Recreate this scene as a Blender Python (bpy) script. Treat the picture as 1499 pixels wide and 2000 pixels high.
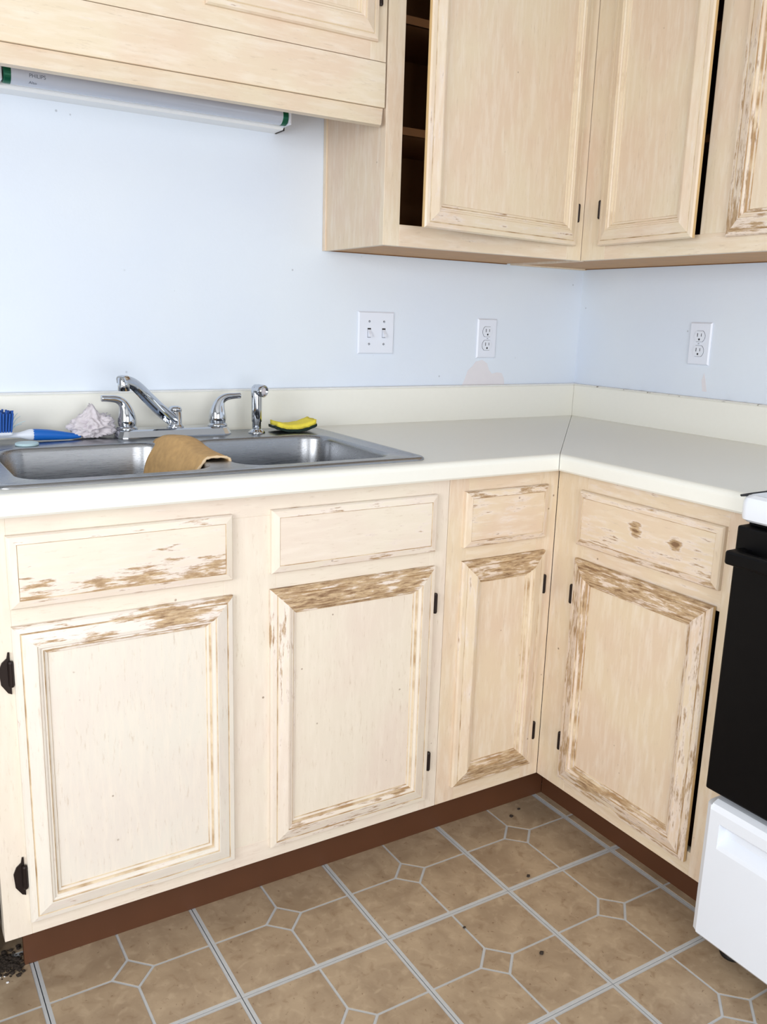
import bpy, bmesh, math, random
from mathutils import Vector, Matrix, noise
random.seed(7)
for o in list(bpy.data.objects): bpy.data.objects.remove(o)
S = bpy.context.scene
COL = S.collection

# ------------------------------------------------------------------ camera
camd = bpy.data.cameras.new('camera'); cam = bpy.data.objects.new('camera', camd); COL.objects.link(cam)
camd.sensor_fit = 'VERTICAL'; camd.sensor_height = 36.0; camd.lens = 1684.69 * 36 / 2000
RT = Vector((0.8543, -0.5189, 0.0298)); UP = Vector((0.0892, 0.2029, 0.9751)); FW = Vector((0.5120, 0.8304, -0.2196))
cam.matrix_world = Matrix(((RT.x, UP.x, -FW.x, -1.9736), (RT.y, UP.y, -FW.y, -2.0600), (RT.z, UP.z, -FW.z, 1.1997), (0, 0, 0, 1)))
camd.clip_start = 0.02
S.camera = cam

# ------------------------------------------------------------------ world, light, exposure
W = bpy.data.worlds.new('world'); S.world = W; W.use_nodes = True
W.node_tree.nodes['Background'].inputs[0].default_value = (0.80, 0.90, 1.0, 1)
W.node_tree.nodes['Background'].inputs[1].default_value = 1.0
def area_light(name, loc, target, sx, sy, power, col):
    l = bpy.data.lights.new(name, 'AREA'); l.shape = 'RECTANGLE'; l.size = sx; l.size_y = sy; l.energy = power; l.color = col
    o = bpy.data.objects.new(name, l); COL.objects.link(o); o.location = loc
    o.rotation_euler = (Vector(target) - Vector(loc)).to_track_quat('-Z', 'Y').to_euler()
    return o
area_light('window_daylight', (-2.05, -4.30, 1.10), (-2.05, 0, 1.10), 2.0, 1.6, 70, (0.985, 0.985, 0.985))
area_light('window_daylight', (-3.21, -1.95, 1.30), (0, -1.95, 1.20), 1.3, 1.1, 43, (0.97, 0.985, 1.0))
S.view_settings.view_transform = 'Standard'; S.view_settings.look = 'None'; S.view_settings.gamma = 1.0
S.view_settings.use_curve_mapping = False
S.view_settings.exposure = -0.08

# ------------------------------------------------------------------ helpers
def srgb(r, g, b):
    f = lambda c: (c / 12.92) if c <= 0.04045 else ((c + 0.055) / 1.055) ** 2.4
    return (f(r / 255), f(g / 255), f(b / 255), 1)

def new_mat(name):
    m = bpy.data.materials.new(name); m.use_nodes = True
    nt = m.node_tree; return m, nt, nt.nodes['Principled BSDF'], nt.nodes, nt.links

def plain(name, col, rough=0.5, metal=0.0, var=0.0, scale=20, bump=0.0, spec=None, coat=0.0):
    m, nt, p, N, L = new_mat(name)
    p.inputs['Base Color'].default_value = col; p.inputs['Roughness'].default_value = rough; p.inputs['Metallic'].default_value = metal
    if spec is not None: p.inputs['Specular IOR Level'].default_value = spec
    if coat: p.inputs['Coat Weight'].default_value = coat
    tc = N.new('ShaderNodeTexCoord'); nz = N.new('ShaderNodeTexNoise'); nz.inputs['Scale'].default_value = scale; nz.inputs['Detail'].default_value = 5
    L.new(tc.outputs['Object'], nz.inputs['Vector'])
    mx = N.new('ShaderNodeMix'); mx.data_type = 'RGBA'
    mx.inputs[6].default_value = tuple(c * (1 - var) for c in col[:3]) + (1,); mx.inputs[7].default_value = tuple(min(1, c * (1 + var)) for c in col[:3]) + (1,)
    L.new(nz.outputs['Fac'], mx.inputs[0]); L.new(mx.outputs[2], p.inputs['Base Color'])
    if bump:
        b = N.new('ShaderNodeBump'); b.inputs['Strength'].default_value = bump; b.inputs['Distance'].default_value = 0.002
        L.new(nz.outputs['Fac'], b.inputs['Height']); L.new(b.outputs[0], p.inputs['Normal'])
    return m

def mathn(N, L, op, a, b=None):
    n = N.new('ShaderNodeMath'); n.operation = op
    for i, v in enumerate((a, b)):
        if v is None: continue
        if isinstance(v, (int, float)): n.inputs[i].default_value = v
        else: L.new(v, n.inputs[i])
    return n.outputs[0]

def maprange(N, L, v, a, b, lo=0.0, hi=1.0):
    n = N.new('ShaderNodeMapRange'); n.inputs[1].default_value = a; n.inputs[2].default_value = b
    n.inputs[3].default_value = lo; n.inputs[4].default_value = hi; L.new(v, n.inputs[0]); return n.outputs[0]

def mixc(N, L, f, a, b):
    n = N.new('ShaderNodeMix'); n.data_type = 'RGBA'
    if isinstance(f, (int, float)): n.inputs[0].default_value = f
    else: L.new(f, n.inputs[0])
    for i, v in ((6, a), (7, b)):
        if isinstance(v, tuple): n.inputs[i].default_value = v
        else: L.new(v, n.inputs[i])
    return n.outputs[2]

_paint = {}
def paint(axis='z', wear=0.0, gz=0.0, gx=0.0, base='cream', specks=1.0, spots=()):
    """worn cream paint over wood; grain along the local axis; wear shapes follow the local z / x of the piece"""
    key = (axis, wear, gz, gx, base, specks, spots)
    if key in _paint: return _paint[key]
    m, nt, p, N, L = new_mat('worn_cream_paint')
    tc = N.new('ShaderNodeTexCoord'); oi = N.new('ShaderNodeObjectInfo')
    off = N.new('ShaderNodeVectorMath'); off.operation = 'SCALE'; off.inputs[0].default_value = (3.1, 5.7, 7.3); L.new(oi.outputs['Random'], off.inputs['Scale'])
    add = N.new('ShaderNodeVectorMath'); add.operation = 'ADD'; L.new(tc.outputs['Object'], add.inputs[0]); L.new(off.outputs[0], add.inputs[1])
    mp = N.new('ShaderNodeMapping'); L.new(add.outputs[0], mp.inputs['Vector'])
    mp.inputs['Scale'].default_value = (1, 7, 7) if axis == 'x' else (7, 7, 1)
    def noi(vec, sc, det=4, rough=0.5):
        n = N.new('ShaderNodeTexNoise'); n.inputs['Scale'].default_value = sc; n.inputs['Detail'].default_value = det; n.inputs['Roughness'].default_value = rough
        L.new(vec, n.inputs['Vector']); return n.outputs['Fac']
    big = noi(add.outputs[0], 5.5, 3); mid = noi(add.outputs[0], 17, 4)
    strk = noi(mp.outputs[0], 13, 6, 0.6); fine = noi(mp.outputs[0], 30, 5, 0.7)
    A = {'cream': srgb(227, 217, 201), 'upper': srgb(224, 209, 184), 'tan': srgb(222, 204, 177), 'pale': srgb(225, 219, 208)}[base]
    B = {'cream': srgb(225, 211, 197), 'upper': srgb(222, 201, 178), 'tan': srgb(219, 197, 174), 'pale': srgb(224, 215, 205)}[base]
    c = mixc(N, L, maprange(N, L, big, 0.40, 0.62), A, B)
    c = mixc(N, L, maprange(N, L, strk, 0.46, 0.70, 0, 0.5), c, srgb(236, 226, 212))
    c = mixc(N, L, maprange(N, L, fine, 0.585, 0.74, 0, 0.55), c, srgb(188, 168, 144))
    # dark nicks and specks
    vo = N.new('ShaderNodeTexVoronoi'); vo.inputs['Scale'].default_value = 26; L.new(add.outputs[0], vo.inputs['Vector'])
    sp = mathn(N, L, 'MULTIPLY', maprange(N, L, vo.outputs['Distance'], 0.045, 0.075, 1, 0), maprange(N, L, mid, 0.55, 0.60))
    c = mixc(N, L, mathn(N, L, 'MULTIPLY', sp, 0.75 * specks), c, srgb(120, 92, 70))
    # wear
    sx = N.new('ShaderNodeSeparateXYZ'); L.new(tc.outputs['Object'], sx.inputs[0])
    w = mathn(N, L, 'ADD', mathn(N, L, 'MULTIPLY', strk, 0.50), mathn(N, L, 'MULTIPLY', mid, 0.28))
    w = mathn(N, L, 'ADD', w, mathn(N, L, 'MULTIPLY', fine, 0.44))
    w = mathn(N, L, 'ADD', w, wear)
    if gz: w = mathn(N, L, 'ADD', w, mathn(N, L, 'MULTIPLY', sx.outputs['Z'], gz))
    if gx: w = mathn(N, L, 'ADD', w, mathn(N, L, 'MULTIPLY', sx.outputs['X'], gx))
    for qx, qz, qr in spots:
        d2 = N.new('ShaderNodeVectorMath'); d2.operation = 'DISTANCE'; L.new(tc.outputs['Object'], d2.inputs[0]); d2.inputs[1].default_value = (qx, -0.007, qz)
        w = mathn(N, L, 'ADD', w, maprange(N, L, d2.outputs['Value'], qr * 0.3, qr * 1.5, 0.26, 0.0))
    chalk = maprange(N, L, w, 0.58, 0.66, 0, 0.6); bare = maprange(N, L, w, 0.648, 0.715, 0, 0.92); deep = maprange(N, L, w, 0.765, 0.85, 0, 0.8)
    c = mixc(N, L, chalk, c, srgb(229, 217, 211))
    wood = mixc(N, L, maprange(N, L, fine, 0.40, 0.62), srgb(196, 168, 128), srgb(156, 124, 86))
    c = mixc(N, L, bare, c, wood); c = mixc(N, L, deep, c, srgb(112, 78, 48))
    L.new(c, p.inputs['Base Color'])
    L.new(maprange(N, L, bare, 0, 1, 0.42, 0.65), p.inputs['Roughness'])
    b = N.new('ShaderNodeBump'); b.inputs['Strength'].default_value = 0.25; b.inputs['Distance'].default_value = 0.001
    L.new(mathn(N, L, 'SUBTRACT', mathn(N, L, 'MULTIPLY', fine, 0.3), mathn(N, L, 'MULTIPLY', bare, 0.6)), b.inputs['Height']); L.new(b.outputs[0], p.inputs['Normal'])
    _paint[key] = m; return m

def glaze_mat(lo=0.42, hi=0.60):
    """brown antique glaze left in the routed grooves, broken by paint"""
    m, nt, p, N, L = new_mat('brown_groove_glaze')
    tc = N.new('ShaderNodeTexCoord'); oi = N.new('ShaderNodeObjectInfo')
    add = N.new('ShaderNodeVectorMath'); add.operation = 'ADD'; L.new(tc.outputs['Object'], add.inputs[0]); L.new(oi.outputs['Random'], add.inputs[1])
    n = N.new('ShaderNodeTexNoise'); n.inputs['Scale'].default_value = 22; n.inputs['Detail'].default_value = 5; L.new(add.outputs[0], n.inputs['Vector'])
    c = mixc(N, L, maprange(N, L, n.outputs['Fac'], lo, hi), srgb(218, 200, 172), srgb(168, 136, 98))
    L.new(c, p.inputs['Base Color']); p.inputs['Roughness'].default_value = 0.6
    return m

def link(o, parent=None):
    COL.objects.link(o)
    if parent is not None: o.parent = parent
    return o

def obj(name, bm, mats, parent=None, smooth=False, recenter=False, recalc=True):
    if recalc: bmesh.ops.recalc_face_normals(bm, faces=bm.faces)
    off = Vector((0, 0, 0))
    if recenter:
        lo = Vector([min(v.co[i] for v in bm.verts) for i in range(3)]); hi = Vector([max(v.co[i] for v in bm.verts) for i in range(3)])
        off = (lo + hi) / 2
        bmesh.ops.translate(bm, verts=bm.verts, vec=-off)
    me = bpy.data.meshes.new(name); bm.to_mesh(me); bm.free()
    if not isinstance(mats, (list, tuple)): mats = [mats]
    for m in mats: me.materials.append(m)
    if smooth:
        for f in me.polygons: f.use_smooth = True
    o = bpy.data.objects.new(name, me); o.location = off
    return link(o, parent)

def add_box(bm, x0, x1, y0, y1, z0, z1, bev=0.0, seg=1, mi=0):
    r = bmesh.ops.create_cube(bm, size=1)
    vs = r['verts']
    for v in vs:
        v.co = Vector(((x0 + x1) / 2 + v.co.x * abs(x1 - x0), (y0 + y1) / 2 + v.co.y * abs(y1 - y0), (z0 + z1) / 2 + v.co.z * abs(z1 - z0)))
    fs = list({f for v in vs for f in v.link_faces})
    for f in fs: f.material_index = mi
    if bev:
        es = list({e for v in vs for e in v.link_edges})
        r2 = bmesh.ops.bevel(bm, geom=es, offset=bev, segments=seg, affect='EDGES', profile=0.5)
        for f in r2['faces']: f.material_index = mi

def box(name, x0, x1, y0, y1, z0, z1, mat, parent=None, bev=0.0, seg=1, smooth=False):
    bm = bmesh.new(); add_box(bm, x0, x1, y0, y1, z0, z1, bev, seg)
    return obj(name, bm, mat, parent, recenter=True, smooth=smooth)

def tag(o, label, cat=None, group=None, kind=None):
    o['label'] = label
    if cat: o['category'] = cat
    if group: o['group'] = group
    if kind: o['kind'] = kind
    return o

def thing(name, label, cat, loc=(0, 0, 0), rz=0.0, group=None):
    o = bpy.data.objects.new(name, None); o.empty_display_size = 0.05; COL.objects.link(o)
    o.location = loc; o.rotation_euler = (0, 0, rz)
    return tag(o, label, cat, group)

def lathe(bm, prof, seg=24, center=(0, 0, 0), axis=(0, 0, 1), mi=0):
    q = Vector((0, 0, 1)).rotation_difference(Vector(axis)).to_matrix(); c = Vector(center)
    rings = []
    for r, z in prof:
        rings.append([bm.verts.new(c + q @ Vector((r * math.cos(2 * math.pi * k / seg), r * math.sin(2 * math.pi * k / seg), z))) for k in range(seg)] if r > 1e-6 else [bm.verts.new(c + q @ Vector((0, 0, z)))])
    for a, b in zip(rings, rings[1:]):
        for k in range(seg):
            k2 = (k + 1) % seg
            if len(a) == 1 and len(b) == 1: continue
            if len(a) == 1: f = bm.faces.new((a[0], b[k2], b[k]))
            elif len(b) == 1: f = bm.faces.new((a[k], a[k2], b[0]))
            else: f = bm.faces.new((a[k], a[k2], b[k2], b[k]))
            f.material_index = mi
    for R in (rings[0], rings[-1]):
        if len(R) > 2: bm.faces.new(R).material_index = mi

def sweep(bm, pts, sections, up=(0, 0, 1), cap=True, mi=0):
    """pts: centres; sections: list (per point) of (u,v) outlines; u = side, v = up"""
    pts = [Vector(p) for p in pts]; rings = []
    for i, p in enumerate(pts):
        t = (pts[min(i + 1, len(pts) - 1)] - pts[max(i - 1, 0)]).normalized()
        s = t.cross(Vector(up)).normalized(); u = s.cross(t).normalized()
        rings.append([bm.verts.new(p + s * a + u * b) for a, b in sections[i]])
    n = len(rings[0])
    for a, b in zip(rings, rings[1:]):
        for k in range(n): bm.faces.new((a[k], a[(k + 1) % n], b[(k + 1) % n], b[k])).material_index = mi
    if cap: bm.faces.new(rings[0]).material_index = mi; bm.faces.new(rings[-1]).material_index = mi

def circ(r, n=14, ry=None):
    ry = r if ry is None else ry
    return [(r * math.cos(2 * math.pi * k / n), ry * math.sin(2 * math.pi * k / n)) for k in range(n)]

def curve_pts(P, n=6):
    """Catmull-Rom through the points (each point may carry extra numbers, such as a radius)"""
    out = []
    for i in range(len(P) - 1):
        p0, p1, p2, p3 = P[max(i - 1, 0)], P[i], P[i + 1], P[min(i + 2, len(P) - 1)]
        for k in range(n):
            t = k / n
            out.append([0.5 * (2 * b + (c - a) * t + (2 * a - 5 * b + 4 * c - d) * t * t + (3 * b - a - 3 * c + d) * t ** 3) for a, b, c, d in zip(p0, p1, p2, p3)])
    out.append(list(P[-1])); return out

def tube(bm, P, n=6, seg=14, mi=0, up=(0, 0, 1)):
    Q = curve_pts(P, n); sweep(bm, [q[:3] for q in Q], [circ(q[3], seg) for q in Q], up=up, mi=mi)

def prism(bm, outline, axis, a, b, mi=0):
    """outline in the two other axes (in x,y,z order) extruded along axis from a to b"""
    def P(u, v, w): return {'x': (w, u, v), 'y': (u, w, v), 'z': (u, v, w)}[axis]
    A = [bm.verts.new(P(u, v, a)) for u, v in outline]; B = [bm.verts.new(P(u, v, b)) for u, v in outline]
    n = len(A)
    for k in range(n): bm.faces.new((A[k], A[(k + 1) % n], B[(k + 1) % n], B[k])).material_index = mi
    bm.faces.new(A).material_index = mi; bm.faces.new(B).material_index = mi

def rrect(x0, x1, y0, y1, r, n=6):
    out = []
    for cx, cy, a0 in ((x1 - r, y1 - r, 0), (x0 + r, y1 - r, 90), (x0 + r, y0 + r, 180), (x1 - r, y0 + r, 270)):
        for k in range(n + 1):
            a = math.radians(a0 + 90 * k / n); out.append((cx + r * math.cos(a), cy + r * math.sin(a)))
    return out

# ------------------------------------------------------------------ materials
def wall_material(name, col, col2):
    m, nt, p, N, L = new_mat(name)
    tc = N.new('ShaderNodeTexCoord')
    n1 = N.new('ShaderNodeTexNoise'); n1.inputs['Scale'].default_value = 2.2; n1.inputs['Detail'].default_value = 3; L.new(tc.outputs['Object'], n1.inputs['Vector'])
    n2 = N.new('ShaderNodeTexNoise'); n2.inputs['Scale'].default_value = 160; n2.inputs['Detail'].default_value = 3; L.new(tc.outputs['Object'], n2.inputs['Vector'])
    n3 = N.new('ShaderNodeTexNoise'); n3.inputs['Scale'].default_value = 5; n3.inputs['Detail'].default_value = 2; L.new(tc.outputs['Object'], n3.inputs['Vector'])
    vo = N.new('ShaderNodeTexVoronoi'); vo.inputs['Scale'].default_value = 17; L.new(tc.outputs['Object'], vo.inputs['Vector'])
    c = mixc(N, L, maprange(N, L, n1.outputs['Fac'], 0.35, 0.65), col, col2)
    s = mathn(N, L, 'MULTIPLY', maprange(N, L, vo.outputs['Distance'], 0.03, 0.055, 1, 0), maprange(N, L, n3.outputs['Fac'], 0.50, 0.56))
    c = mixc(N, L, mathn(N, L, 'MULTIPLY', s, 0.55), c, srgb(140, 145, 155))
    L.new(c, p.inputs['Base Color']); p.inputs['Roughness'].default_value = 0.55
    b = N.new('ShaderNodeBump'); b.inputs['Strength'].default_value = 0.12; b.inputs['Distance'].default_value = 0.002
    L.new(n2.outputs['Fac'], b.inputs['Height']); L.new(b.outputs[0], p.inputs['Normal'])
    return m
M_wall = wall_material('pale_blue_wall_paint', srgb(216, 226, 241), srgb(221, 230, 241))
M_room = plain('white_room_paint', srgb(196, 196, 194), 0.7, var=0.02)
M_ceil = plain('white_ceiling', srgb(196, 196, 194), 0.8, var=0.02)
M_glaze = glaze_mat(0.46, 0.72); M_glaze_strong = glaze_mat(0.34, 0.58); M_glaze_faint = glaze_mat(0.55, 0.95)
M_lam = plain('cream_laminate', srgb(233, 233, 226), 0.32, var=0.015, scale=90)
M_caulk = plain('white_caulk', srgb(228, 230, 230), 0.5, var=0.08, scale=60)
M_under = plain('golden_oak_underside', srgb(186, 136, 72), 0.5, var=0.22, scale=18)
M_int = plain('brown_cabinet_interior', srgb(122, 84, 52), 0.6, var=0.15, scale=14)
M_shelf = plain('orange_shelf_edge', srgb(196, 132, 82), 0.55, var=0.1)
M_edge = plain('bare_wood_edge', srgb(204, 172, 122), 0.6, var=0.12, scale=30)
M_toe = plain('brown_toe_kick_vinyl', srgb(86, 51, 29), 0.5, var=0.14, scale=12)
M_hinge = plain('dark_bronze', srgb(38, 28, 26), 0.4, metal=0.5, var=0.2)
M_chrome = plain('chrome', (0.56, 0.59, 0.64, 1), 0.07, 1.0)
M_dark = plain('black_rubber_and_gap', srgb(14, 15, 18), 0.5)
M_plate = plain('white_plastic_plate', srgb(224, 230, 243), 0.35)
M_slot = plain('dark_slot', srgb(28, 26, 30), 0.6)
M_white = plain('white_enamel', srgb(228, 234, 244), 0.22, coat=0.3)
M_black = plain('black_oven_enamel', srgb(5, 5, 7), 0.45, spec=0.15)
M_bluehandle = plain('blue_plastic', srgb(14, 100, 192), 0.35)
M_bluebristle = plain('blue_bristle', srgb(16, 78, 160), 0.6)
M_wplastic = plain('white_plastic', srgb(222, 228, 240), 0.35)
M_lid = plain('pale_aqua_plastic', srgb(186, 214, 222), 0.4)
M_yellow = plain('yellow_sponge', srgb(240, 222, 78), 0.9, var=0.12, scale=220, bump=0.5)
M_scour = plain('dark_green_scourer', srgb(22, 42, 36), 0.95, var=0.4, scale=260, bump=0.6)
M_rag = plain('off_white_rag', srgb(214, 208, 214), 0.95, var=0.05, scale=30, bump=0.2)
M_tan = plain('tan_terry_cloth', srgb(198, 160, 108), 0.95, var=0.30, scale=60, bump=0.6)
M_stitch = plain('cream_stitch', srgb(222, 196, 160), 0.9)
M_fix = plain('white_fixture_enamel', srgb(240, 243, 246), 0.3, var=0.02, scale=40)
M_tube = plain('frosted_tube_glass', srgb(192, 200, 217), 0.12, coat=0.5)
M_green = plain('green_tube_cap', srgb(10, 92, 68), 0.3, metal=0.4)
M_ink = plain('grey_ink', srgb(92, 96, 112), 0.6)
M_grout = plain('grey_grout_print', srgb(186, 188, 190), 0.5, var=0.08, scale=60)
M_sub = plain('dark_seam', srgb(34, 40, 52), 0.8)
M_crumb = plain('dark_crumbs', srgb(48, 38, 30), 0.9, var=0.4)
M_crumbw = plain('pale_crumbs', srgb(225, 225, 225), 0.7)

def steel_mat():
    m, nt, p, N, L = new_mat('brushed_stainless')
    tc = N.new('ShaderNodeTexCoord'); mp = N.new('ShaderNodeMapping'); mp.inputs['Scale'].default_value = (2, 60, 60); L.new(tc.outputs['Object'], mp.inputs['Vector'])
    n = N.new('ShaderNodeTexNoise'); n.inputs['Scale'].default_value = 12; n.inputs['Detail'].default_value = 4; L.new(mp.outputs[0], n.inputs['Vector'])
    vo = N.new('ShaderNodeTexVoronoi'); vo.inputs['Scale'].default_value = 45; L.new(tc.outputs['Object'], vo.inputs['Vector'])
    L.new(maprange(N, L, n.outputs['Fac'], 0.3, 0.7, 0.24, 0.36), p.inputs['Roughness'])
    p.inputs['Metallic'].default_value = 1.0
    c = mixc(N, L, n.outputs['Fac'], (0.30, 0.31, 0.33, 1), (0.38, 0.39, 0.41, 1)); L.new(c, p.inputs['Base Color'])
    return m
M_steel = steel_mat()

def tile_mat():
    m, nt, p, N, L = new_mat('mottled_tan_vinyl')
    tc = N.new('ShaderNodeTexCoord'); oi = N.new('ShaderNodeObjectInfo')
    off = N.new('ShaderNodeVectorMath'); off.operation = 'SCALE'; off.inputs[0].default_value = (4.1, 6.7, 0); L.new(oi.outputs['Random'], off.inputs['Scale'])
    add = N.new('ShaderNodeVectorMath'); add.operation = 'ADD'; L.new(tc.outputs['Object'], add.inputs[0]); L.new(off.outputs[0], add.inputs[1])
    def noi(sc, det): 
        n = N.new('ShaderNodeTexNoise'); n.inputs['Scale'].default_value = sc; n.inputs['Detail'].default_value = det; n.inputs['Distortion'].default_value = 0.6; L.new(add.outputs[0], n.inputs['Vector']); return n.outputs['Fac']
    a, b, c3 = noi(14, 5), noi(42, 4), noi(120, 2)
    c = mixc(N, L, maprange(N, L, a, 0.36, 0.64), srgb(152, 131, 107), srgb(172, 151, 125))
    c = mixc(N, L, maprange(N, L, b, 0.54, 0.70, 0, 0.45), c, srgb(190, 169, 142))
    c = mixc(N, L, maprange(N, L, b, 0.28, 0.42, 0.5, 0), c, srgb(128, 102, 76))
    c = mixc(N, L, maprange(N, L, c3, 0.68, 0.74, 0, 0.6), c, srgb(104, 76, 52))
    L.new(c, p.inputs['Base Color']); p.inputs['Roughness'].default_value = 0.42
    return m
M_tile = tile_mat()

# ------------------------------------------------------------------ the room
DF, DU, ZU, ZK = 0.606, 0.294, 1.3625, 0.1066
XL, YR, ZC = -3.3, -4.5, 2.44
def struct(o, label=None):
    o['kind'] = 'structure'
    if label: o['label'] = label
    return o
floor = struct(box('floor', XL, 0.0, YR, 0.0, -0.10, -0.003, M_sub), 'tan vinyl square floor with grey grout lines')
wall_back = struct(box('wall_back', XL - 0.1, 0.1, 0.0, 0.1, -0.1, ZC, M_wall), 'pale blue white wall above the sink')
wall_right = struct(box('wall_right', 0.0, 0.1, YR - 0.1, 0.0, -0.1, ZC, M_wall), 'pale blue white wall with one outlet')
bm = bmesh.new()
for a in ((YR, -2.65, 0, ZC), (-1.25, 0, 0, ZC), (-2.65, -1.25, 0, 0.7), (-2.65, -1.25, 1.9, ZC)): add_box(bm, XL - 0.1, XL, a[0], a[1], a[2], a[3])
struct(obj('wall_left', bm, M_room))
bm = bmesh.new()
for a in ((XL, -3.1, 0, ZC), (-1.0, 0, 0, ZC), (-3.1, -1.0, 0, 0.2), (-3.1, -1.0, 2.1, ZC)): add_box(bm, a[0], a[1], YR - 0.1, YR, a[2], a[3])
struct(obj('wall_rear', bm, M_room))
struct(box('ceiling', XL - 0.1, 0.1, YR - 0.1, 0.1, ZC, ZC + 0.1, M_ceil))
def window(name, horiz, a, b, z0, z1, c):
    e = bpy.data.objects.new(name, None); COL.objects.link(e); e['kind'] = 'structure'
    mid = (a + b) / 2
    e.location = (mid, c, z0) if horiz else (c, mid, z0)
    h = (b - a) / 2; H = z1 - z0
    for u0, u1, w0, w1 in ((-h, -h + .05, 0, H), (h - .05, h, 0, H), (-.025, .025, 0, H), (-h, h, 0, .05), (-h, h, H - .05, H)):
        if horiz: box('window_frame', u0, u1, -.06, -.01, w0, w1, M_white, e)
        else: box('window_frame', -.06, -.01, u0, u1, w0, w1, M_white, e)
window('window_1', True, -3.1, -1.0, 0.2, 2.1, YR)
window('window_2', False, -2.65, -1.25, 0.7, 1.9, XL)

# floor squares: printed vinyl with four tan fields and a small lozenge each
TS = 0.3065; GX, GY = -0.5555, -0.5115
def quad_field():
    h = TS / 2; i = 0.0028; o_ = h - 0.0075; cut = 0.0372
    pts = [(i, o_), (o_, o_), (o_, i), (cut + i, i), (i, cut + i)]
    b = bmesh.new(); prism(b, pts, 'z', 0.0, 0.0011)
    bmesh.ops.recalc_face_normals(b, faces=b.faces); me = bpy.data.meshes.new('tile'); b.to_mesh(me); b.free(); me.materials.append(M_tile); return me
def loz():
    r = 0.0372 - 0.0026; b = bmesh.new(); prism(b, [(r, 0), (0, r), (-r, 0), (0, -r)], 'z', 0.0, 0.0011)
    bmesh.ops.recalc_face_normals(b, faces=b.faces); me = bpy.data.meshes.new('tile'); b.to_mesh(me); b.free(); me.materials.append(M_tile); return me
me_q, me_l = quad_field(), loz()
bsq = bmesh.new(); add_box(bsq, -TS / 2 + 0.0009, TS / 2 - 0.0009, -TS / 2 + 0.0006, TS / 2 - 0.0006, -0.0028, 0.0)
me_b = bpy.data.meshes.new('vinyl_square'); bsq.to_mesh(me_b); bsq.free(); me_b.materials.append(M_grout)
fl = floor.location
for ci in range(-1, 7):
    for ri in range(-1, 5):
        cx = GX - TS * (ci + 0.5); cy = GY - TS * (ri + 0.5)
        if ri == -1 and cx > -1.9: continue
        if ci == -1 and ri == -1: continue
        sq = link(bpy.data.objects.new('vinyl_square', me_b), floor); sq.location = Vector((cx, cy, 0)) - fl
        for k in range(4):
            t = link(bpy.data.objects.new('tile', me_q), sq); t.rotation_euler = (0, 0, k * math.pi / 2)
        link(bpy.data.objects.new('tile', me_l), sq)
bm = bmesh.new()
x1 = GX - 7 * TS; y1 = GY - 5 * TS
add_box(bm, XL, x1, YR, 0, -0.0028, 0.001); add_box(bm, x1, 0, YR, y1, -0.0028, 0.001)
o = obj('vinyl_sheet', bm, M_tile, floor); o.location = -fl

# ------------------------------------------------------------------ cabinet fronts
# moulding profile of the door frame: (distance inwards, height), grooves carry the glaze
DOOR_PROF = [(0, 0), (0, 0.0075), (0.003, 0.0112), (0.0115, 0.0125), (0.0128, 0.0112), (0.0142, 0.0128), (0.034, 0.0182), (0.0362, 0.0182), (0.0372, 0.0158),
             (0.0392, 0.0162), (0.0412, 0.0155), (0.0428, 0.0128), (0.0455, 0.0132), (0.0475, 0.0115), (0.0486, 0.0085), (0.0530, 0.0080), (0.0545, 0.0050), (0.0545, 0)]
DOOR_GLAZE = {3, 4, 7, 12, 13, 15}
DRAW_PROF = [(0, 0), (0, 0.0085), (0.0025, 0.0115), (0.0145, 0.0145), (0.0165, 0.0122), (0.0165, 0)]
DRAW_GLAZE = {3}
def mitred(side, W, H, prof, glaze, edge=0):
    bm = bmesh.new(); A = []; B = []
    for u, h in prof:
        a, b = {'bottom': ((u, -h, u), (W - u, -h, u)), 'top': ((u, -h, H - u), (W - u, -h, H - u)),
                'left': ((u, -h, u), (u, -h, H - u)), 'right': ((W - u, -h, u), (W - u, -h, H - u))}[side]
        A.append(bm.verts.new(a)); B.append(bm.verts.new(b))
    n = len(A)
    for k in range(n):
        f = bm.faces.new((A[k], A[(k + 1) % n], B[(k + 1) % n], B[k])); f.material_index = 1 if k in glaze else (edge if k == 0 else 0)
    bm.faces.new(A); bm.faces.new(B)
    return bm

def hinge(parent, x, z, h=0.047, leaf=0):
    bm = bmesh.new()
    lathe(bm, [(0, -h / 2), (0.0034, -h / 2 + 0.001), (0.0046, -h / 2 + 0.004), (0.0046, h / 2 - 0.004), (0.0034, h / 2 - 0.001), (0, h / 2)], 12, (0, -0.0060, 0))
    if leaf:
        out = [(0, -0.037), (leaf * 0.006, -0.034), (leaf * 0.016, -0.018), (leaf * 0.018, 0.008), (leaf * 0.013, 0.020), (leaf * 0.005, 0.027), (leaf * 0.003, 0.037), (0, 0.037)]
        prism(bm, out, 'y', -0.003, 0.0)
    o = obj('hinge', bm, M_hinge, parent, recenter=False); o.location = (x, 0, z); o['label'] = 'small dark bronze hinge'
    return o

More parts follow.
